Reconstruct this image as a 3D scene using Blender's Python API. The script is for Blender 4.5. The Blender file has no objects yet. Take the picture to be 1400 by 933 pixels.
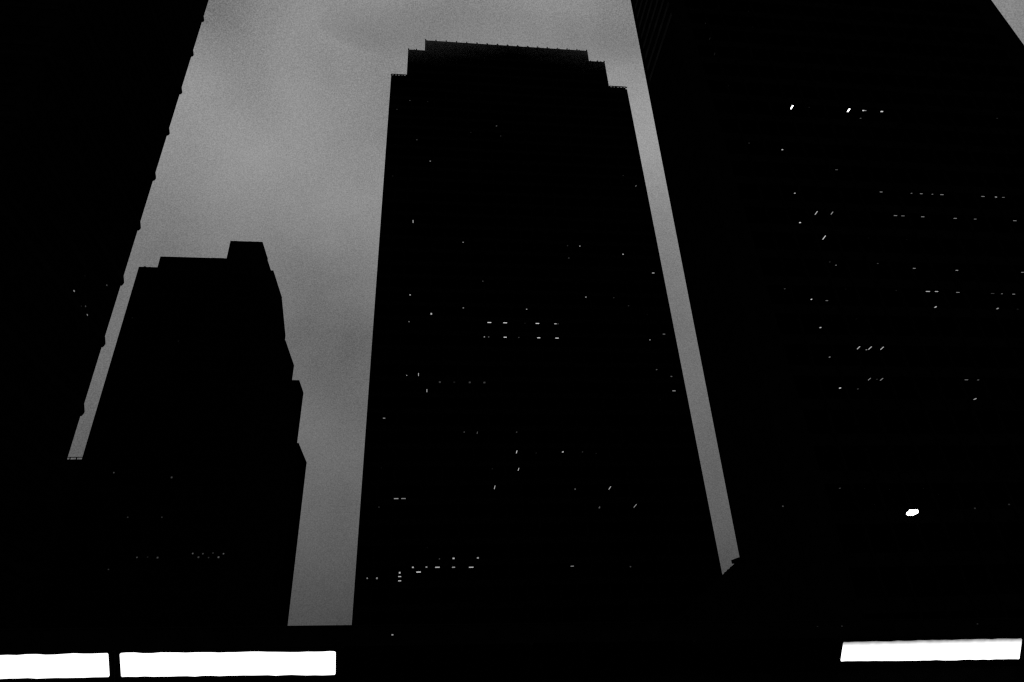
import bpy, bmesh, math, random
from mathutils import Vector, Matrix
random.seed(7)
SC = bpy.context.scene
COL = SC.collection

# ------------------------------------------------------------------ camera
cd = bpy.data.cameras.new("camera"); cam = bpy.data.objects.new("camera", cd); COL.objects.link(cam)
cd.sensor_fit = 'HORIZONTAL'; cd.sensor_width = 36.0; cd.lens = 36.0 * 933.0 / 1400.0
cd.clip_start = 0.1; cd.clip_end = 6000
RX = Vector((0.9935119, -0.0164437, -0.1125331)); RY = Vector((-0.1048107, -0.5164734, -0.8498646)); RZ = Vector((-0.0441454, 0.8561453, -0.514846))
cam.matrix_world = Matrix(((RX[0], RX[1], RX[2], 0), (RY[0], RY[1], RY[2], 0), (RZ[0], RZ[1], RZ[2], 1.6), (0, 0, 0, 1)))
SC.camera = cam

# ------------------------------------------------------------------ sky: overcast city night, glowing cloud, darker towards the horizon
w = bpy.data.worlds.new("World"); SC.world = w; w.use_nodes = True
nt = w.node_tree; nt.nodes.clear()
def N(t, **k):
    n = nt.nodes.new(t)
    for a, b in k.items(): setattr(n, a, b)
    return n
def L(a, b): nt.links.new(a, b)
def MATH(op, a, b=None, c=None):
    n = N('ShaderNodeMath', operation=op)
    for i, v in enumerate((a, b, c)):
        if v is None: continue
        if isinstance(v, (int, float)): n.inputs[i].default_value = v
        else: L(v, n.inputs[i])
    return n.outputs[0]
out = N('ShaderNodeOutputWorld'); bg = N('ShaderNodeBackground'); L(bg.outputs[0], out.inputs[0])
tc = N('ShaderNodeTexCoord'); sep = N('ShaderNodeSeparateXYZ'); L(tc.outputs['Generated'], sep.inputs[0])
ramp = N('ShaderNodeValToRGB'); L(sep.outputs['Z'], ramp.inputs[0])
els = ramp.color_ramp.elements
SKY = [(0.0, .042), (.12, .056), (.25, .104), (.40, .145), (.52, .165), (.62, .215), (.70, .262), (.80, .275), (1.0, .275)]
els[0].position = 0; els[1].position = 1
for p, v in SKY[1:-1]: els.new(p)
for e, (p, v) in zip(els, SKY): e.position = p; e.color = (v, v, v, 1)
val = ramp.outputs[0]
# broad bright and dark cloud masses: (direction, width, gain)
PATCH = [((-0.2811, 0.6446, 0.7109), 0.17, 0.16), ((-0.1685, 0.8311, 0.5300), 0.12, -0.22), ((-0.2775, 0.5374, 0.7964), 0.07, -0.36), ((-0.0691, 0.6474, 0.7590), 0.07, -0.14), ((-0.3694, 0.7317, 0.5729), 0.08, -0.12), ((0.3011, 0.6333, 0.7129), 0.10, 0.16), ((0.2525, 0.5198, 0.8161), 0.07, -0.20), ((-0.4079, 0.7675, 0.4945), 0.07, 0.12), ((0.0177, 0.5574, 0.8301), 0.10, -0.06), ((-0.1635, 0.9158, 0.3670), 0.10, 0.10), ((-0.2608, 0.7330, 0.6283), 0.09, 0.06)]
fac = 1.0
for d, wd, g in PATCH:
    dv = Vector(d).normalized()
    dn = N('ShaderNodeVectorMath', operation='DISTANCE'); L(tc.outputs['Generated'], dn.inputs[0]); dn.inputs[1].default_value = dv
    q = MATH('DIVIDE', dn.outputs['Value'], wd)
    ex = MATH('POWER', 2.71828, MATH('MULTIPLY', MATH('MULTIPLY', q, q), -1.0))
    fac = MATH('ADD', MATH('MULTIPLY', ex, g), fac)
def noise(scale, detail, rough):
    n = N('ShaderNodeTexNoise'); n.inputs['Scale'].default_value = scale; n.inputs['Detail'].default_value = detail
    n.inputs['Roughness'].default_value = rough; L(tc.outputs['Generated'], n.inputs['Vector']); return n.outputs[0]
fac = MATH('ADD', MATH('MULTIPLY', MATH('SUBTRACT', noise(4.2, 5, .55), .5), .5), fac)
fac = MATH('ADD', MATH('MULTIPLY', MATH('SUBTRACT', noise(9.5, 4, .5), .5), .38), fac)
fac = MATH('ADD', MATH('MULTIPLY', MATH('SUBTRACT', noise(640, 2, .7), .5), 1.25), fac)     # fine film grain put into the sky colour
col = N('ShaderNodeVectorMath', operation='SCALE'); L(val, col.inputs[0]); L(fac, col.inputs['Scale'])
L(col.outputs[0], bg.inputs[0]); bg.inputs[1].default_value = 1.0

# faint remaining light from behind the towers
sd = bpy.data.lights.new("sun", 'SUN'); sd.energy = 0.02; sd.angle = math.radians(10)
sun = bpy.data.objects.new("sun", sd); COL.objects.link(sun); sun.rotation_euler = (math.radians(-55), 0, math.radians(10))

SC.view_settings.view_transform = 'Standard'; SC.view_settings.look = 'None'
SC.view_settings.exposure = 0.0; SC.view_settings.gamma = 1.0
SC.render.engine = 'CYCLES'; SC.cycles.use_denoising = False
SC.cycles.max_bounces = 4; SC.cycles.diffuse_bounces = 2; SC.cycles.volume_bounces = 1; SC.cycles.transparent_max_bounces = 12
SC.cycles.filter_width = 1.3

# ------------------------------------------------------------------ materials
def mat(name, base, rough=.9, spec=0.0, var=.35, scale=.8, bump=.15):
    m = bpy.data.materials.new(name); m.use_nodes = True; t = m.node_tree
    b = t.nodes['Principled BSDF']; b.inputs['Roughness'].default_value = rough; b.inputs['Specular IOR Level'].default_value = spec
    tcn = t.nodes.new('ShaderNodeTexCoord'); nz = t.nodes.new('ShaderNodeTexNoise'); nz.inputs['Scale'].default_value = scale; nz.inputs['Detail'].default_value = 5
    t.links.new(tcn.outputs['Object'], nz.inputs['Vector'])
    r = t.nodes.new('ShaderNodeValToRGB'); t.links.new(nz.outputs[0], r.inputs[0])
    lo, hi = base * (1 - var), base * (1 + var)
    r.color_ramp.elements[0].position = .3; r.color_ramp.elements[0].color = (lo, lo, lo, 1)
    r.color_ramp.elements[1].position = .7; r.color_ramp.elements[1].color = (hi, hi, hi, 1)
    t.links.new(r.outputs[0], b.inputs['Base Color'])
    bp = t.nodes.new('ShaderNodeBump'); bp.inputs['Strength'].default_value = bump; t.links.new(nz.outputs[0], bp.inputs['Height']); t.links.new(bp.outputs[0], b.inputs['Normal'])
    return m
M = dict(stone=mat('black_granite', .0035), pier=mat('dark_pier_stone', .003, scale=1.5), slab=mat('dark_concrete', .005, scale=2),
         metal=mat('dark_anodised_metal', .006, .7), louvre=mat('grey_louvre_metal', .035, .7), ground=mat('asphalt', .04, scale=.3),
         dark_glass=mat('unlit_dark_glass', .0025, .8, 0, .2, .2, 0))
g = bpy.data.materials.new('clear_window_glass'); g.use_nodes = True; t = g.node_tree; t.nodes.clear()
o_ = t.nodes.new('ShaderNodeOutputMaterial'); tr = t.nodes.new('ShaderNodeBsdfTransparent')  # anti-reflection glass
tr.inputs[0].default_value = (.97, .97, .97, 1); t.links.new(tr.outputs[0], o_.inputs[0]); M['glass'] = g
def glow(name, strength, noise_amt=0.0):
    m = bpy.data.materials.new(name); m.use_nodes = True; t = m.node_tree; t.nodes.clear()
    o = t.nodes.new('ShaderNodeOutputMaterial'); e = t.nodes.new('ShaderNodeEmission'); e.inputs[0].default_value = (1, 1, 1, 1); e.inputs[1].default_value = strength
    t.links.new(e.outputs[0], o.inputs[0]); m.cycles.emission_sampling = 'NONE'; return m
LEVELS = [.1, .15, .22, .3, .4, .5, .6, .7, .85, 1.0, 1.5]
GLOW = {b: glow('lamp_or_glint_glow', .65 * b ** 2.3 if b < 1.2 else 5.0) for b in LEVELS}

# ------------------------------------------------------------------ helpers
class MB:
    """collects boxes and prisms into one mesh"""
    def __init__(s): s.v = []; s.f = []
    def box(s, x0, x1, y0, y1, z0, z1):
        n = len(s.v)
        s.v += [(x0, y0, z0), (x1, y0, z0), (x1, y1, z0), (x0, y1, z0), (x0, y0, z1), (x1, y0, z1), (x1, y1, z1), (x0, y1, z1)]
        s.f += [tuple(n + i for i in q) for q in ((3, 2, 1, 0), (4, 5, 6, 7), (0, 1, 5, 4), (1, 2, 6, 5), (2, 3, 7, 6), (3, 0, 4, 7))]
        return s
    def prism(s, a, b):
        """two matching outlines joined into a solid"""
        n = len(s.v); k = len(a); s.v += [tuple(p) for p in a] + [tuple(p) for p in b]
        s.f.append(tuple(n + i for i in range(k))); s.f.append(tuple(n + k + i for i in reversed(range(k))))
        for i in range(k):
            j = (i + 1) % k; s.f.append((n + j, n + i, n + k + i, n + k + j))
        return s
    def mesh(s, name, m):
        me = bpy.data.meshes.new(name); me.from_pydata(s.v, [], s.f); me.materials.append(m)
        bm = bmesh.new(); bm.from_mesh(me); bmesh.ops.recalc_face_normals(bm, faces=bm.faces); bm.to_mesh(me); bm.free()
        return me
    def build(s, name, m, parent=None, kind=None):
        o = bpy.data.objects.new(name, s.mesh(name, m)); COL.objects.link(o)
        if parent: o.parent = parent
        if kind: o['kind'] = kind
        return o
def thing(name, label, cat, loc=(0, 0, 0), group=None):
    o = bpy.data.objects.new(name, None); COL.objects.link(o); o.location = loc
    o['label'] = label; o['category'] = cat
    if group: o['group'] = group
    return o
LIGHT_GLINT_MESH = {b: MB().box(-.5, .5, -.5, .5, -.5, .5).mesh('ceiling_light_or_glint', GLOW[b]) for b in LEVELS}
def lights(rows, parent, name):
    base = parent.location
    for x, y, z, dx, dy, dz, b in rows:
        lv = min(LEVELS, key=lambda q: abs(q - b))
        o = bpy.data.objects.new(name, LIGHT_GLINT_MESH[lv]); COL.objects.link(o)
        o.parent = parent; o.location = (x - base.x, y - base.y, z - base.z); o.scale = (dx, dy, dz)
HEAD, SILL = .40, .90

# measured positions of lamps and added sky glints in metres: x, y, z, width, depth, height, brightness
CENTRAL_LIGHTS=[(-8.61,140.45,170.73,0.35,0.25,0.05,0.35),
(-3.29,140.45,170.73,0.35,0.25,0.05,0.15),
(-12.29,140.45,166.58,0.34,0.25,0.05,0.20),
(17.35,141.14,162.43,0.35,0.26,0.05,0.40),
(9.57,140.45,158.28,0.35,0.26,0.05,0.15),
(18.48,141.21,158.28,0.35,0.26,0.05,0.20),
(-6.09,140.45,154.13,0.34,0.27,0.05,0.30),
(-12.35,142.65,154.13,0.33,0.27,0.05,0.12),
(-2.09,140.45,145.83,0.33,0.28,0.05,0.60),
(-12.50,142.71,141.68,0.32,0.29,0.05,0.15),
(-6.33,142.49,125.08,0.17,1.12,0.05,0.80),
(7.00,140.45,116.78,0.31,0.32,0.05,0.60),
(34.89,140.45,116.78,0.32,0.31,0.05,0.25),
(38.24,140.45,116.78,0.32,0.31,0.05,0.70),
(34.86,140.45,112.63,0.32,0.32,0.05,0.30),
(11.91,140.45,104.33,0.30,0.34,0.05,0.35),
(-6.28,141.34,100.18,0.29,0.36,0.05,0.80),
(38.21,140.45,100.18,0.31,0.34,0.05,0.70),
(6.90,140.45,96.03,0.29,0.36,0.05,0.60),
(-0.94,140.50,94.11,0.36,0.08,0.43,0.90),
(22.68,140.45,96.03,0.30,0.36,0.05,0.70),
(-6.26,140.77,91.88,0.28,0.38,0.05,0.50),
(13.24,140.45,91.88,0.90,0.30,0.05,1.00),
(17.13,140.45,91.88,0.91,0.30,0.05,1.00),
(22.05,140.45,91.88,0.29,0.37,0.05,0.15),
(25.19,140.45,91.88,0.92,0.30,0.05,1.00),
(29.67,140.45,91.88,0.55,0.30,0.05,0.80),
(30.31,140.45,91.88,0.30,0.36,0.05,0.35),
(11.92,140.45,87.73,0.28,0.39,0.05,0.70),
(12.96,140.45,87.73,0.28,0.39,0.05,0.45),
(16.98,140.45,87.73,0.72,0.31,0.05,1.00),
(20.31,140.45,87.73,0.29,0.38,0.05,0.35),
(25.22,140.45,87.73,0.72,0.31,0.05,1.00),
(29.67,140.45,87.73,0.91,0.30,0.05,1.00),
(-6.27,141.39,76.93,0.14,2.19,0.05,0.80),
(-3.61,141.38,77.48,0.14,2.16,0.05,0.80),
(-1.59,141.27,73.32,0.14,1.94,0.05,0.80),
(1.33,140.45,75.28,0.42,0.68,0.05,0.28),
(4.66,140.45,75.28,0.42,0.68,0.05,0.18),
(8.23,140.45,75.28,0.42,0.68,0.05,0.30),
(11.64,140.45,75.28,0.43,0.68,0.05,0.28),
(-11.02,142.31,66.98,0.49,0.40,0.05,0.60),
(6.85,140.45,62.83,0.26,0.50,0.05,0.28),
(9.77,140.84,62.83,0.14,1.09,0.05,0.40),
(18.59,140.45,62.83,0.26,0.49,0.05,0.35),
(18.55,141.88,58.68,0.14,1.51,0.05,1.00),
(23.01,142.55,58.68,0.27,0.52,0.05,0.15),
(29.01,141.93,58.68,0.33,0.62,0.05,0.80),
(33.50,141.95,58.68,0.27,0.49,0.05,0.25),
(36.80,142.85,58.68,0.27,0.48,0.05,0.15),
(18.73,141.67,54.53,0.14,1.59,0.05,0.80),
(12.93,141.26,54.53,0.26,0.56,0.05,0.15),
(13.33,141.37,50.38,0.13,2.15,0.05,0.90),
(30.70,140.50,49.54,0.26,0.08,0.26,0.40),
(-10.86,140.45,54.53,0.25,0.56,0.05,0.12),
(-7.45,140.50,47.80,0.90,0.08,0.19,0.70),
(-5.94,140.50,47.80,0.90,0.08,0.19,0.60),
(-10.93,141.09,46.23,0.24,0.65,0.05,0.20),
(36.21,142.89,46.23,0.14,1.19,0.05,0.50),
(-0.83,141.82,37.93,0.24,0.80,0.05,0.12),
(1.67,140.50,35.31,0.23,0.08,0.23,0.30),
(4.49,140.50,35.31,0.38,0.08,0.37,0.80),
(9.39,140.50,35.31,0.38,0.08,0.37,0.70),
(-3.57,140.54,33.78,0.32,0.90,0.05,0.80),
(-0.89,140.54,33.78,0.32,0.90,0.05,0.70),
(1.29,140.90,33.78,0.87,0.71,0.05,0.80),
(4.51,141.18,33.78,0.59,0.71,0.05,0.70),
(8.07,141.50,33.78,0.89,0.70,0.05,0.80),
(-2.42,140.50,32.84,0.86,0.08,0.17,1.00),
(-6.12,140.50,32.78,0.31,0.08,0.31,0.80),
(-6.09,140.50,32.05,0.57,0.08,0.17,0.90),
(-6.06,140.50,31.24,0.57,0.08,0.17,0.80),
(-12.36,140.50,31.87,0.23,0.08,0.22,0.60),
(-10.49,140.50,31.83,0.31,0.08,0.31,0.60),
(28.97,142.41,33.78,0.61,0.57,0.05,0.60),
(54.52,142.79,145.83,0.36,0.27,0.05,0.25),
(57.76,142.45,141.68,0.19,0.59,0.05,0.50),
(49.78,140.50,114.39,0.40,0.08,0.50,0.80),
(57.23,140.45,108.48,0.60,0.25,0.05,0.90),
(45.50,140.45,100.18,0.31,0.33,0.05,0.20),
(49.09,140.50,97.76,0.31,0.08,0.36,0.20),
(54.06,141.63,96.03,0.31,0.34,0.05,0.12),
(53.16,140.54,87.73,0.30,0.35,0.05,0.70),
(57.07,140.50,89.42,0.57,0.08,0.26,0.50),
(53.66,140.77,79.43,0.29,0.37,0.05,0.40),
(56.96,140.50,77.45,0.37,0.08,0.24,0.40),
(56.93,140.50,73.57,0.72,0.08,0.23,0.60),
(53.08,140.45,71.13,0.29,0.39,0.05,0.10),
(38.89,142.34,50.38,0.14,1.85,0.05,0.90),
(35.59,140.50,45.40,0.26,0.08,0.25,0.40),
(43.99,142.11,46.23,0.14,2.21,0.05,0.70),
(40.71,140.50,33.01,0.25,0.08,0.23,0.35)]
RIGHT_LIGHTS_GLINTS=[(50.30,61.61,78.87,0.19,0.62,0.05,1.50),
(52.85,61.45,78.87,0.18,0.10,0.05,0.15),
(58.95,61.57,78.87,0.20,0.54,0.05,1.50),
(61.17,61.47,78.87,0.30,0.15,0.05,1.00),
(61.51,61.45,78.87,0.19,0.09,0.05,0.70),
(61.54,62.85,78.87,0.19,0.10,0.05,0.40),
(64.03,61.45,78.87,0.35,0.17,0.05,1.20),
(82.40,61.45,78.87,0.20,0.08,0.05,0.20),
(47.10,62.31,70.85,0.22,0.13,0.05,0.80),
(53.48,61.71,66.84,0.32,0.08,0.05,0.40),
(46.75,62.36,62.83,0.17,0.11,0.05,0.90),
(58.33,61.45,62.83,0.42,0.08,0.05,0.60),
(62.71,61.45,62.83,0.17,0.10,0.05,0.50),
(64.11,61.45,62.83,0.32,0.08,0.05,0.60),
(65.72,61.45,62.83,0.17,0.10,0.05,0.50),
(67.09,61.45,62.83,0.43,0.08,0.05,0.60),
(73.09,61.45,62.83,0.44,0.07,0.05,0.60),
(74.92,61.45,62.83,0.44,0.07,0.05,0.80),
(76.10,61.45,62.83,0.33,0.07,0.05,0.50),
(48.19,61.61,58.82,0.09,0.62,0.05,0.80),
(50.28,61.53,58.82,0.09,0.46,0.05,0.70),
(50.03,61.82,58.82,0.16,0.11,0.05,0.70),
(46.95,63.54,58.82,0.20,0.14,0.05,1.00),
(59.02,61.52,58.82,0.41,0.08,0.05,0.60),
(60.06,61.52,58.82,0.42,0.08,0.05,0.50),
(62.85,61.54,58.82,0.42,0.08,0.05,0.60),
(67.48,61.59,58.82,0.42,0.08,0.05,0.60),
(69.24,61.58,58.82,0.17,0.09,0.05,0.40),
(70.33,61.58,58.82,0.32,0.08,0.05,0.50),
(76.05,61.59,58.82,0.44,0.07,0.05,0.60),
(77.49,61.53,58.82,0.17,0.09,0.05,0.30),
(48.10,61.66,54.81,0.08,0.71,0.05,1.00),
(50.28,62.14,54.81,0.16,0.11,0.05,0.25),
(53.90,61.45,54.81,0.16,0.11,0.05,0.10),
(59.08,61.45,54.81,0.16,0.10,0.05,0.10),
(47.52,61.45,50.80,0.15,0.11,0.05,0.20),
(48.65,62.04,50.80,0.15,0.11,0.05,0.50),
(53.77,61.45,50.80,0.16,0.11,0.05,0.30),
(59.03,62.19,50.80,0.40,0.09,0.05,0.60),
(64.93,62.32,50.80,0.30,0.08,0.05,0.70),
(73.98,62.32,50.80,0.31,0.08,0.05,0.60),
(40.82,61.72,46.79,0.15,0.12,0.05,0.35),
(48.33,61.45,46.79,0.15,0.11,0.05,0.12),
(54.77,61.45,46.79,0.15,0.11,0.05,0.15),
(58.88,61.48,46.79,0.48,0.09,0.05,0.80),
(59.99,61.45,46.79,0.39,0.08,0.05,0.80),
(62.83,61.52,46.79,0.39,0.08,0.05,0.60),
(67.44,61.54,46.79,0.40,0.08,0.05,0.30),
(68.71,61.55,46.79,0.16,0.10,0.05,0.50),
(70.29,61.57,46.79,0.30,0.08,0.05,0.60),
(45.16,63.71,46.79,0.15,0.13,0.05,1.00),
(47.24,63.90,46.79,0.29,0.10,0.05,0.50),
(58.94,61.53,44.49,0.16,0.46,0.05,0.80),
(66.99,61.50,44.49,0.16,0.36,0.05,0.70),
(69.70,61.50,44.49,0.16,0.08,0.17,0.15),
(45.16,63.75,42.78,0.18,0.16,0.05,0.80),
(47.28,61.80,42.78,0.15,0.12,0.05,0.10),
(48.55,61.75,42.78,0.15,0.12,0.05,0.10),
(47.40,61.65,38.77,0.08,0.70,0.05,0.90),
(48.80,61.60,38.77,0.08,0.60,0.05,0.90),
(48.59,61.98,38.77,0.14,0.12,0.05,0.60),
(50.25,61.60,38.77,0.08,0.59,0.05,0.90),
(50.21,62.06,38.77,0.14,0.12,0.05,0.60),
(45.10,63.75,38.77,0.14,0.13,0.05,0.60),
(47.34,61.57,34.76,0.07,0.53,0.05,0.60),
(48.78,61.56,34.76,0.07,0.52,0.05,0.60),
(48.23,61.55,34.76,0.14,0.12,0.05,0.25),
(49.77,61.52,34.76,0.14,0.12,0.05,0.20),
(45.11,63.71,34.76,0.17,0.17,0.05,1.00),
(47.34,63.89,34.76,0.14,0.13,0.05,0.30),
(58.84,61.45,34.76,0.36,0.09,0.05,0.50),
(60.28,61.45,34.76,0.18,0.13,0.05,0.40),
(58.88,61.62,32.39,0.15,0.63,0.05,0.70),
(35.45,61.50,24.43,0.12,0.08,0.12,0.40),
(37.19,61.45,22.73,0.30,0.12,0.05,0.80),
(40.58,62.30,22.73,0.12,0.15,0.05,0.30),
(33.66,61.50,20.71,0.12,0.08,0.11,0.30),
(57.59,61.50,20.63,0.13,0.08,0.12,0.25),
(53.69,61.50,20.28,0.13,0.08,0.12,0.20),
(35.83,63.06,26.74,0.13,0.16,0.05,0.12),
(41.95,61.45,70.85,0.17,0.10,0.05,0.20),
(41.77,62.73,98.92,0.10,0.47,0.05,0.13),  # from here down: sky glints in the glass, added as glowing boxes
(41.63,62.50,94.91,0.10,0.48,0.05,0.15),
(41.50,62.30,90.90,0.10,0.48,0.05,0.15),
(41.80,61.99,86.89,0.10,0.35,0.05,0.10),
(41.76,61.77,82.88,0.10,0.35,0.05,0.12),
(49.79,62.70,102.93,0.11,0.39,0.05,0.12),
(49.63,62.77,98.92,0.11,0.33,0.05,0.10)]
CENTRAL_GRID=(4.150,1.000)
RIGHT_GRID=(4.010,3.100)
MID_LIGHTS=[(-64.22,139.90,53.57,0.22,0.10,0.25,0.30),
(-52.84,139.90,52.49,0.28,0.10,0.31,0.35),
(-59.42,139.90,44.36,0.22,0.10,0.23,0.20),
(-53.02,139.90,44.28,0.22,0.10,0.23,0.25),
(-55.93,139.90,36.55,0.21,0.10,0.22,0.30),
(-54.00,139.90,36.58,0.21,0.10,0.22,0.15),
(-52.16,139.90,36.44,0.27,0.10,0.28,0.35),
(-45.83,139.90,37.10,0.22,0.10,0.22,0.40),
(-43.94,139.90,37.03,0.22,0.10,0.22,0.35),
(-42.08,139.90,37.13,0.22,0.10,0.22,0.20),
(-40.09,139.90,36.96,0.22,0.10,0.22,0.40),
(-44.64,139.90,36.37,0.27,0.10,0.28,0.35),
(-42.75,139.90,36.27,0.22,0.10,0.22,0.20),
(-40.91,139.90,36.30,0.27,0.10,0.28,0.40),
(-60.54,139.90,34.40,0.21,0.10,0.22,0.20),
(-57.94,139.90,84.85,0.25,0.10,0.31,0.12),
(-69.26,139.90,90.92,0.25,0.10,0.32,0.12)]
LEFT_LIGHTS=[(-48.55,81.10,57.50,0.10,0.25,0.16,0.60),
(-48.55,88.22,63.56,0.10,0.18,0.17,0.30),
(-48.55,82.32,60.90,0.10,0.14,0.16,0.12),
(-48.55,83.77,56.82,0.10,0.14,0.16,0.15),
(-48.55,84.75,57.46,0.10,0.17,0.16,0.30),
(-48.55,85.78,56.69,0.10,0.26,0.16,0.60)]
RIGHT_XOFF = 38.2
CLOUD_LOC = (18, 135, 199); CLOUD_SCALE = (56, 8, 17); CLOUD_DENS = .02

# ------------------------------------------------------------------ ground
gr = MB().box(-3000, 3000, -3000, 3000, -.5, 0).build('ground', M['ground']); gr['kind'] = 'structure'

# ------------------------------------------------------------------ facades
def open_facade(P, spans, Yf, fh, z0, zb, bay, xoff, deep=3.4, pierw=.3):
    """storeys with real rooms behind glass. spans: (x0, x1, ztop)."""
    px, py, pz = P.location
    slab, sp, pier, gls = MB(), MB(), MB(), MB()
    for (xa, xb, zt) in spans:
        k = math.ceil((xa - xoff) / bay); xs = []
        while xoff + k * bay < xb - .4:
            if xoff + k * bay > xa + .4: xs.append(xoff + k * bay)
            k += 1
        nf = int((zb - z0) // fh)
        zf = z0 + nf * fh; last = zf
        while zf + fh < zt:
            slab.box(xa, xb, Yf + .16, Yf + deep, zf - HEAD, zf)
            sp.box(xa, xb, Yf, Yf + .16, zf - HEAD, zf + SILL)
            edges = [xa + .25] + xs + [xb - .25]
            for a, b in zip(edges[:-1], edges[1:]):
                gls.box(a + .15, b - .15, Yf + .06, Yf + .09, zf + SILL, zf + fh - HEAD)
            zf += fh
        slab.box(xa, xb, Yf + .16, Yf + deep, zf - HEAD, zf)
        sp.box(xa, xb, Yf, Yf + .16, zf - HEAD, zt)
        slab.box(xa, xb, Yf + .16, Yf + deep, zf + .003, zt - .02)
        for x in xs: pier.box(x - pierw / 2, x + pierw / 2, Yf - .22, Yf + .13, max(zb, 0), zt)
    for mb, nm, m in ((slab, 'floor_slab', 'slab'), (sp, 'spandrel', 'stone'), (pier, 'pier', 'pier'), (gls, 'window_pane', 'glass')):
        mb.v = [(x - px, y - py, z - pz) for x, y, z in mb.v]
        mb.build(nm, M[m], P, 'stuff')
def shift(mb, P):
    mb.v = [(x - P.location.x, y - P.location.y, z - P.location.z) for x, y, z in mb.v]; return mb

# ---- central tower: stepped shoulders either side of a taller middle block
CT = thing('office_tower', 'black central tower with stepped shoulders at its flat roofline and scattered lit windows', 'office tower', (22.5, 140, 0))
XL, XR = -14.65, 59.75
b = MB()
b.box(XL, XR, 143.4, 172, 0, 181.2).box(-9.9, 53.95, 143.4, 171, 181.2, 193.8).box(-4.65, 48.7, 143.4, 170, 193.8, 199.0)
b.box(-9.91, -9.5, 139.985, 143.4, 181.3, 194.1).box(53.55, 53.96, 139.985, 143.4, 181.3, 194.1).box(-4.66, -4.3, 139.985, 143.4, 193.9, 199.3).box(48.3, 48.71, 139.985, 143.4, 193.9, 199.3)
b.box(XL, XL + .4, 139.98, 143.4, 0, 181.2).box(XR - .4, XR, 139.98, 143.4, 0, 181.2)
shift(b, CT).build('wall', M['stone'], CT)
fh, z0 = CENTRAL_GRID; BC = 3.37
open_facade(CT, [(XL + .4, -9.9, 181.4), (-9.9, -4.65, 194.2), (-4.65, 48.7, 199.4), (48.7, 53.95, 194.2), (53.95, XR - .4, 181.9)], 140, fh, z0, 6, BC, -4.65 + BC / 2 * 0)
b = MB()
for k in range(17): # pier caps standing above the top parapet
    x = -4.5 + k * 53.0 / 16; b.box(x - .18, x + .18, 139.75, 140.15, 199.38, 199.66)
for x in (-9.8, -7.3, 51.5, 53.8): b.box(x - .2, x + .2, 139.8, 140.15, 194.19, 194.45)
shift(b, CT).build('parapet_cap', M['stone'], CT, 'stuff')
for xa, xb, z in ((XL, -9.95, 181.42), (54.1, XR, 181.92)):
    b = MB(); b.box(xa, xb, 140.02, 140.14, z + .3, z + .62)
    for k in range(6):
        x = xa + .1 + (xb - xa - .2) * k / 5; b.box(x - .22, x + .22, 140.0, 140.16, z - .03, z + .32)
    shift(b, CT).build('roof_railing', M['metal'], CT)
lights(CENTRAL_LIGHTS, CT, 'ceiling_light_or_glint')

# ---- right tower, near and wide, walls leaning in slightly as they rise
RT = thing('office_tower', 'huge black tower filling the right, its roof out of frame, rows of dim lights and sky glints', 'office tower', (66, 61, 0))
def xl(z): return 34.08 + .0171 * z
def xr(z): return 98.1 - .034 * z
HT = 168
b = MB()
b.box(38.2, 90.5, 64.4, 75, 0, HT)
b.prism([(xl(0), 60.98, 0), (38.2, 60.98, 0), (38.2, 60.98, HT), (xl(HT), 60.98, HT)], [(xl(0), 75, 0), (38.2, 75.01, 0), (38.2, 75.01, HT), (xl(HT), 75, HT)])
b.prism([(90.5, 60.98, 0), (xr(0), 60.98, 0), (xr(HT), 60.98, HT), (90.5, 60.98, HT)], [(90.5, 75.01, 0), (xr(0), 75, 0), (xr(HT), 75, HT), (90.5, 75.01, HT)])
shift(b, RT).build('wall', M['stone'], RT)
fr, zr = RIGHT_GRID
open_facade(RT, [(38.2, 90.5, HT - .5)], 61, fr, zr, 5, 2.75, RIGHT_XOFF, pierw=.22)
lb = MB()
for k in range(24): # louvre bands across the upper storeys of the side wall
    z = 98 + k * 2.9
    lb.box(xl(z) - .12, xl(z) + .1, 61.3, 73.4, z, z + .9)
shift(lb, RT).build('louvre_band', M['louvre'], RT, 'stuff')
bb = MB()
for k in range(int(HT / 4.01)):
    z = 3 + k * 4.01; bb.box(xl(z + 1.2) - .04, xl(z) + .3, 61.3, 74.2, z, z + 1.2)
shift(bb, RT).build('spandrel', M['stone'], RT, 'stuff')
lights(RIGHT_LIGHTS_GLINTS, RT, 'ceiling_light_or_glint')

# ---- left tower, near, side wall ringed by flared ledges
LT = thing('office_tower', 'black tower at the left edge with small flared ledges up its right side', 'office tower', (-99, 60, 0))
b = MB(); b.box(-150, -48.6, 60, 92, 0, 196); shift(b, LT).build('wall', M['stone'], LT)
for j in range(-3, 14):
    zk = 44.5 + 11.1 * j
    ring = MB(); loops = []
    for o, z in ((0.0, zk - .5), (.1, zk - .45), (.21, zk - .1), (.25, zk + .2), (.25, zk + .3), (.1, zk + 1.0), (0.0, zk + 1.4)):
        n = len(ring.v); loops.append(n)
        ring.v += [(-150 - o, 60 - o, z), (-48.6 + o, 60 - o, z), (-48.6 + o, 92 + o, z), (-150 - o, 92 + o, z)]
    for a, c in zip(loops[:-1], loops[1:]):
        for i in range(4): ring.f.append((a + i, a + (i + 1) % 4, c + (i + 1) % 4, c + i))
    ring.f.append((loops[0], loops[0] + 3, loops[0] + 2, loops[0] + 1)); ring.f.append(tuple(loops[-1] + i for i in range(4)))
    shift(ring, LT).build('ledge', M['stone'], LT)
pn, sb = MB(), MB()
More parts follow.
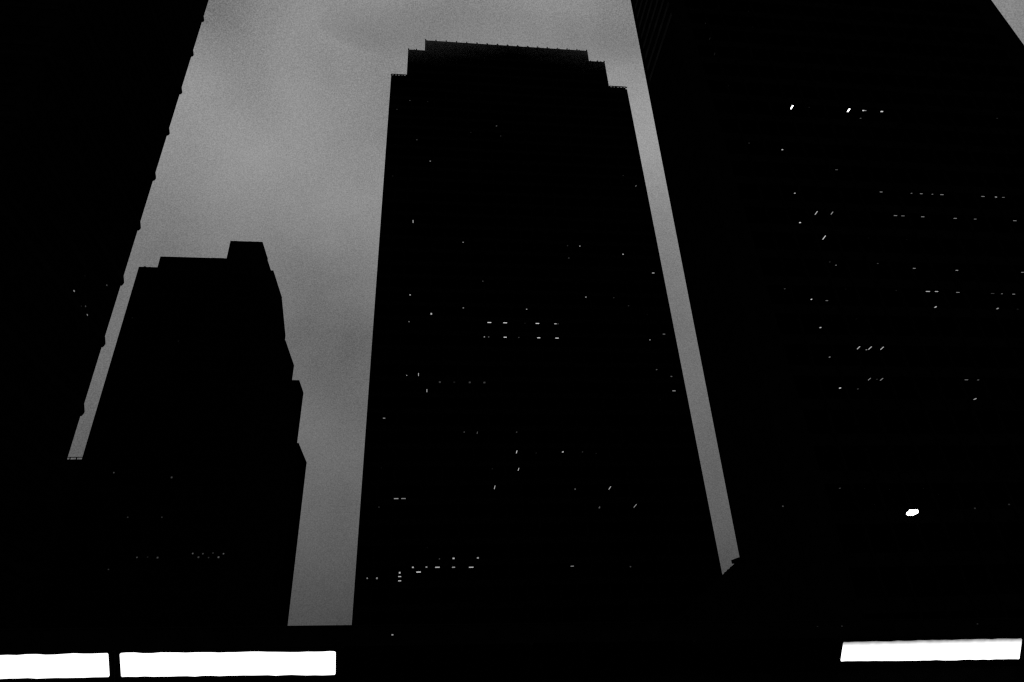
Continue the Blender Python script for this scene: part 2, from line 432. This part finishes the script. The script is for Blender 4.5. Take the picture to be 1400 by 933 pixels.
for k in range(52):
    z = 2.5 + 3.7 * k
    sb.box(-48.6, -48.52, 61.0, 91.0, z, z + 1.2); sb.box(-149, -49.6, 59.9, 60, z, z + 1.2)
    for q in range(12):
        y = 61.3 + q * 2.45; pn.box(-48.62, -48.57, y, y + 2.1, z + 1.35, z + 3.5)
    for q in range(36):
        x = -148.5 + q * 2.72; pn.box(x, x + 2.3, 59.97, 60.05, z + 1.35, z + 3.5)
shift(sb, LT).build('spandrel', M['stone'], LT, 'stuff'); shift(pn, LT).build('window_pane', M['dark_glass'], LT, 'stuff')
lights(LEFT_LIGHTS, LT, 'lit_window')

# ---- smaller stepped tower between the left tower and the gap of sky
ST = thing('office_tower', 'smaller black tower left of centre with raised rooftop block and stepped right side', 'office tower', (-51, 140, 0))
b = MB()
b.box(-71.15, -39.75, 140, 151.8, 0, 105.6)
b.box(-66.9, -41.6, 140.0, 146.5, 105.6, 108.9)
b.prism([(-39.75, 140.02, 0), (-37.4, 140.02, 0), (-37.4, 140.02, 92), (-37.45, 140.02, 94.0), (-39.75, 140.02, 105.3)], [(-39.75, 151.79, 0), (-37.4, 151.8, 0), (-37.4, 151.8, 92), (-37.45, 151.8, 94.0), (-39.75, 151.79, 105.3)])
b.box(-37.4, -34.4, 140.03, 152.0, 0, 85.6)
b.box(-34.4, -30.12, 140.0, 146.2, 0, 75.2)
b.box(-34.4, -28.65, 140.6, 152.0, 0, 60.3)
shift(b, ST).build('wall', M['stone'], ST)
b = MB(); b.prism([(-51.4, 140.01, 105.6), (-43.3, 140.01, 105.6), (-43.55, 140.01, 114.45), (-51.35, 140.01, 114.45)], [(-51.4, 147.0, 105.6), (-43.2, 147.0, 105.6), (-43.6, 146.9, 114.45), (-51.35, 147.0, 114.45)])
shift(b, ST).build('rooftop_block', M['stone'], ST)
b = MB()
for xa, xb, y0, y1, z, h in ((-71.0, -70.5, 141, 143, 105.58, .35), (-70.2, -69.8, 140.3, 141, 105.58, .45), (-69.0, -68.6, 140.3, 141, 105.58, .3), (-63.5, -61, 140.2, 141.2, 108.88, .18), (-55, -52, 140.2, 141, 108.88, .22), (-50.6, -49.9, 140.3, 141, 114.43, .3), (-47, -46.4, 140.3, 141, 114.43, .3), (-45.2, -44.6, 140.3, 141, 114.43, .3)):
    b.box(xa, xb, y0, y1, z, z + h)
shift(b, ST).build('roof_unit', M['metal'], ST, 'stuff')
sb, pn = MB(), MB()
for k in range(26):
    z = 2 + 3.95 * k
    sb.box(-70.6, -40.2, 139.92, 140, z, z + 1.2)
    for q in range(14):
        x = -70.3 + q * 2.15; pn.box(x, x + 1.8, 139.97, 140.05, z + 1.3, z + 3.6)
shift(sb, ST).build('spandrel', M['stone'], ST, 'stuff'); shift(pn, ST).build('window_pane', M['dark_glass'], ST, 'stuff')
lights(MID_LIGHTS, ST, 'lit_window')

# ---- block far behind, its railed roof closes the narrow gap of sky on the left
BB = thing('office_block', 'dark far block with thin roof railing at the foot of the left sky gap', 'building', (-90, 200, 0))
b = MB(); b.box(-118, -58, 200, 222, 0, 80.0); shift(b, BB).build('wall', M['stone'], BB)
b = MB(); b.box(-118, -58, 200.2, 200.32, 80.66, 80.86)
for k in range(34):
    x = -117.5 + k * 1.78; b.box(x - .12, x + .12, 200.15, 200.35, 79.98, 80.7)
shift(b, BB).build('roof_railing', M['metal'], BB)

# ---- annex behind the right tower: its receding roof edge shows at the foot of the right sky gap
AN = thing('annex_building', 'low dark annex with a stepped receding roof edge at the foot of the right tower', 'building', (50, 90, 0))
b = MB(); b.prism([(34.57, 75.02, 0), (34.57, 110, 0), (34.57, 110, 15.8), (34.57, 75.02, 19.1)], [(70, 75.02, 0), (70, 110, 0), (70, 110, 15.8), (70, 75.02, 19.1)])
shift(b, AN).build('wall', M['stone'], AN)
b = MB(); b.prism([(34.36, 75.05, 18.9), (34.36, 77.25, 18.95), (34.36, 77.25, 19.36), (34.36, 75.05, 19.15)], [(60, 75.05, 18.9), (60, 77.25, 18.95), (60, 77.25, 19.36), (60, 75.05, 19.15)])
shift(b, AN).build('roof_coping', M['stone'], AN)
b = MB()
for k in range(6): b.box(34.6, 36, 78.2 + k * .95, 78.55 + k * .95, 18.1, 18.86 - .09 * k)
shift(b, AN).build('roof_vent', M['metal'], AN, 'stuff')

# ---- low building across the foot of the view, its upper windows leaning outwards
n0 = 44.6847; rot = math.atan(.119)
LB = thing('low_building', 'low dark building along the bottom with three bright white window panes', 'building', (0, 0, 0))
LB.rotation_euler = (0, 0, rot)
T47 = math.tan(math.radians(47))
prof = [(n0 - .22, 8.39), (n0 - .22, 7.30), (n0 + 1.55, 5.40), (n0 + 1.55, 0), (n0 + 9, 0), (n0 + 9, 8.39)]
MB().prism([(-46, y, z) for y, z in prof], [(62, y, z) for y, z in prof]).build('wall', M['stone'], LB)
MB().box(-46.1, 62.1, n0 - .26, n0 + 1.2, 8.388, 8.45).build('roof_coping', M['slab'], LB)
nrm = Vector((0, -math.sin(math.radians(47)), -math.cos(math.radians(47))))
def on_slope(x, z, d): # point on the leaning band, d metres proud of it
    return Vector((x, n0 + (7.05 - z) / T47, z)) + nrm * d
def pane(name, xa0, xa1, xb0, xb1, zt0, zt1, zb0, zb1, m, r=.05, jit=.022, lift=.05, rs=0):
    """rounded pane: top edge xa0..xa1 at zt, bottom edge xb0..xb1 at zb"""
    rn = random.Random(rs); pts = []
    def edge(p, q, n):
        for i in range(n): 
            t = (i + .5) / n; pts.append((p[0] + (q[0] - p[0]) * t, p[1] + (q[1] - p[1]) * t + rn.uniform(-jit, jit)))
    c = [(xa0, zt0), (xa1, zt1), (xb1, zb1), (xb0, zb0)]
    for i in range(4):
        p, q = Vector(c[i]), Vector(c[(i + 1) % 4]); d = (q - p).normalized()
        pts.append(tuple(p + d * r)); edge(p + d * r * 2, q - d * r * 2, 26 if i % 2 == 0 else 2); pts.append(tuple(q - d * r))
    return MB().prism([on_slope(x, z, lift) for x, z in pts], [on_slope(x, z, .004) for x, z in pts]).build(name, m, LB)
def lit(name, dim):
    """backlit diffuser: dimmer along its top edge"""
    m = bpy.data.materials.new(name); m.use_nodes = True; t = m.node_tree; t.nodes.clear()
    o = t.nodes.new('ShaderNodeOutputMaterial'); e = t.nodes.new('ShaderNodeEmission'); t.links.new(e.outputs[0], o.inputs[0])
    tcn = t.nodes.new('ShaderNodeTexCoord'); sp = t.nodes.new('ShaderNodeSeparateXYZ'); t.links.new(tcn.outputs['Object'], sp.inputs[0])
    nz = t.nodes.new('ShaderNodeTexNoise'); nz.inputs['Scale'].default_value = 1.3; nz.inputs['Detail'].default_value = 4; t.links.new(tcn.outputs['Object'], nz.inputs['Vector'])
    mr = t.nodes.new('ShaderNodeMapRange'); t.links.new(sp.outputs['Z'], mr.inputs[0])
    mr.inputs[1].default_value = 7.03; mr.inputs[2].default_value = 6.66; mr.inputs[3].default_value = 1.5 - dim; mr.inputs[4].default_value = 1.5
    ad = t.nodes.new('ShaderNodeMath'); ad.operation = 'MULTIPLY_ADD'; t.links.new(nz.outputs[0], ad.inputs[0]); ad.inputs[1].default_value = dim * .35; t.links.new(mr.outputs[0], ad.inputs[2])
    t.links.new(ad.outputs[0], e.inputs[1]); e.inputs[0].default_value = (1, 1, 1, 1); m.cycles.emission_sampling = 'NONE'; return m
bright = lit('bright_diffuser', .0); faded = lit('diffuser_dim_at_top', 1.45)
p = pane('lit_window', -24.3, -12.26, -24.3, -12.18, 7.15, 7.178, 6.2, 6.115, bright, rs=1); p['label'] = 'bright white pane at the left edge'
p = pane('lit_window', -11.68, -.17, -11.59, -.08, 7.168, 7.06, 6.10, 5.95, bright, rs=2); p['label'] = 'bright white pane, second from left'
p = pane('lit_window', 33.88, 48.95, 34.01, 49.25, 7.056, 7.077, 5.969, 5.83, faded, rs=3); p['label'] = 'bright white pane at the right, greyer along its top edge'
for xa, xb in ((-36.9, -24.9), (.5, 11.3), (11.9, 22.3), (22.9, 33.3), (49.8, 61)):
    pane('unlit_window', xa, xb, xa, xb, 7.06, 7.06, 5.95, 5.95, M['dark_glass'], lift=.03)
for x in (-24.6, -11.97, .2, 11.6, 22.6, 33.6, 49.5):
    mm = MB().prism([on_slope(x - .07, 7.28, .12), on_slope(x + .07, 7.28, .12), on_slope(x + .07, 5.5, .12), on_slope(x - .07, 5.5, .12)], [on_slope(x - .07, 7.28, 0), on_slope(x + .07, 7.28, 0), on_slope(x + .07, 5.5, 0), on_slope(x - .07, 5.5, 0)]).build('mullion', M['metal'], LB)
lights([(3.05, n0 - .25, 7.88, .1, .08, .06, .7), (32.0, n0 - .25, 8.04, .08, .06, .05, .15), (33.93, n0 - .25, 8.04, .08, .06, .05, .22), (45.3, n0 - .25, 8.07, .08, .06, .05, .22)], LB, 'wall_lamp')

# ---- floodlight fixed to the right tower
FL = thing('floodlight', 'single bright white floodlight on the dark right tower, above the lit pane at lower right', 'floodlight', (45.9, 60.75, 19.6))
pts = [(45.25, 19.42), (45.36, 19.6), (45.60, 19.71), (45.74, 19.86), (46.0, 19.875), (46.58, 19.865), (46.60, 19.66), (46.46, 19.49), (46.1, 19.37), (45.86, 19.28), (45.36, 19.30)]
def fp(s, y): return [(45.93 + (x - 45.93) * s - 45.9, y - 60.75, 19.58 + (z - 19.58) * s - 19.6) for x, z in pts]
MB().prism(fp(1, 60.27), fp(1, 60.32)).build('lens', glow('flood_lens_glow', 4.0), FL)
MB().prism(fp(.98, 60.322), fp(.55, 60.62)).build('housing', M['metal'], FL)
MB().box(-.06, .06, -.14, .27, -.35, -.25).box(-.06, .06, -.16, -.08, -.25, 0.0).build('bracket', M['metal'], FL)

# ---- low cloud drifting across the top of the central tower
bm = bmesh.new(); bmesh.ops.create_uvsphere(bm, u_segments=48, v_segments=24, radius=1)
me = bpy.data.meshes.new('low_cloud'); bm.to_mesh(me); bm.free()
lc = bpy.data.objects.new('low_cloud', me); COL.objects.link(lc); lc.location = CLOUD_LOC; lc.scale = CLOUD_SCALE; lc['kind'] = 'stuff'
lc['label'] = 'thin low cloud drifting round the roofline of the central tower'; lc['category'] = 'cloud'
cm = bpy.data.materials.new('cloud_vapour'); cm.use_nodes = True; t = cm.node_tree; t.nodes.clear()
o_ = t.nodes.new('ShaderNodeOutputMaterial'); pv = t.nodes.new('ShaderNodeVolumePrincipled'); pv.inputs['Color'].default_value = (.95, .95, .95, 1)
pv.inputs['Density'].default_value = CLOUD_DENS
tcn = t.nodes.new('ShaderNodeTexCoord'); sp = t.nodes.new('ShaderNodeSeparateXYZ'); t.links.new(tcn.outputs['Object'], sp.inputs[0])
nz = t.nodes.new('ShaderNodeTexNoise'); nz.inputs['Scale'].default_value = 3; t.links.new(tcn.outputs['Object'], nz.inputs['Vector'])
def vm(op, a, b, c=0.0):
    n = t.nodes.new('ShaderNodeMath'); n.operation = op
    for i, v in enumerate((a, b, c)):
        if isinstance(v, (int, float)): n.inputs[i].default_value = v
        else: t.links.new(v, n.inputs[i])
    return n.outputs[0]
q = vm('MULTIPLY_ADD', vm('ABSOLUTE', vm('ADD', sp.outputs['X'], -.12), 0), .8, sp.outputs['Z'])   # the vapour hangs lower round the shoulders
q = vm('MULTIPLY_ADD', nz.outputs[0], .5, q)
mr = t.nodes.new('ShaderNodeMapRange'); t.links.new(q, mr.inputs[0]); mr.inputs[1].default_value = -.12; mr.inputs[2].default_value = .6; mr.inputs[3].default_value = 0; mr.inputs[4].default_value = CLOUD_DENS
m2 = t.nodes.new('ShaderNodeMapRange'); t.links.new(sp.outputs['Z'], m2.inputs[0]); m2.inputs[1].default_value = .0; m2.inputs[2].default_value = .35; m2.inputs[3].default_value = 1; m2.inputs[4].default_value = 0
t.links.new(vm('MULTIPLY', mr.outputs[0], m2.outputs[0]), pv.inputs['Density'])
t.links.new(pv.outputs[0], o_.inputs['Volume']); me.materials.append(cm)
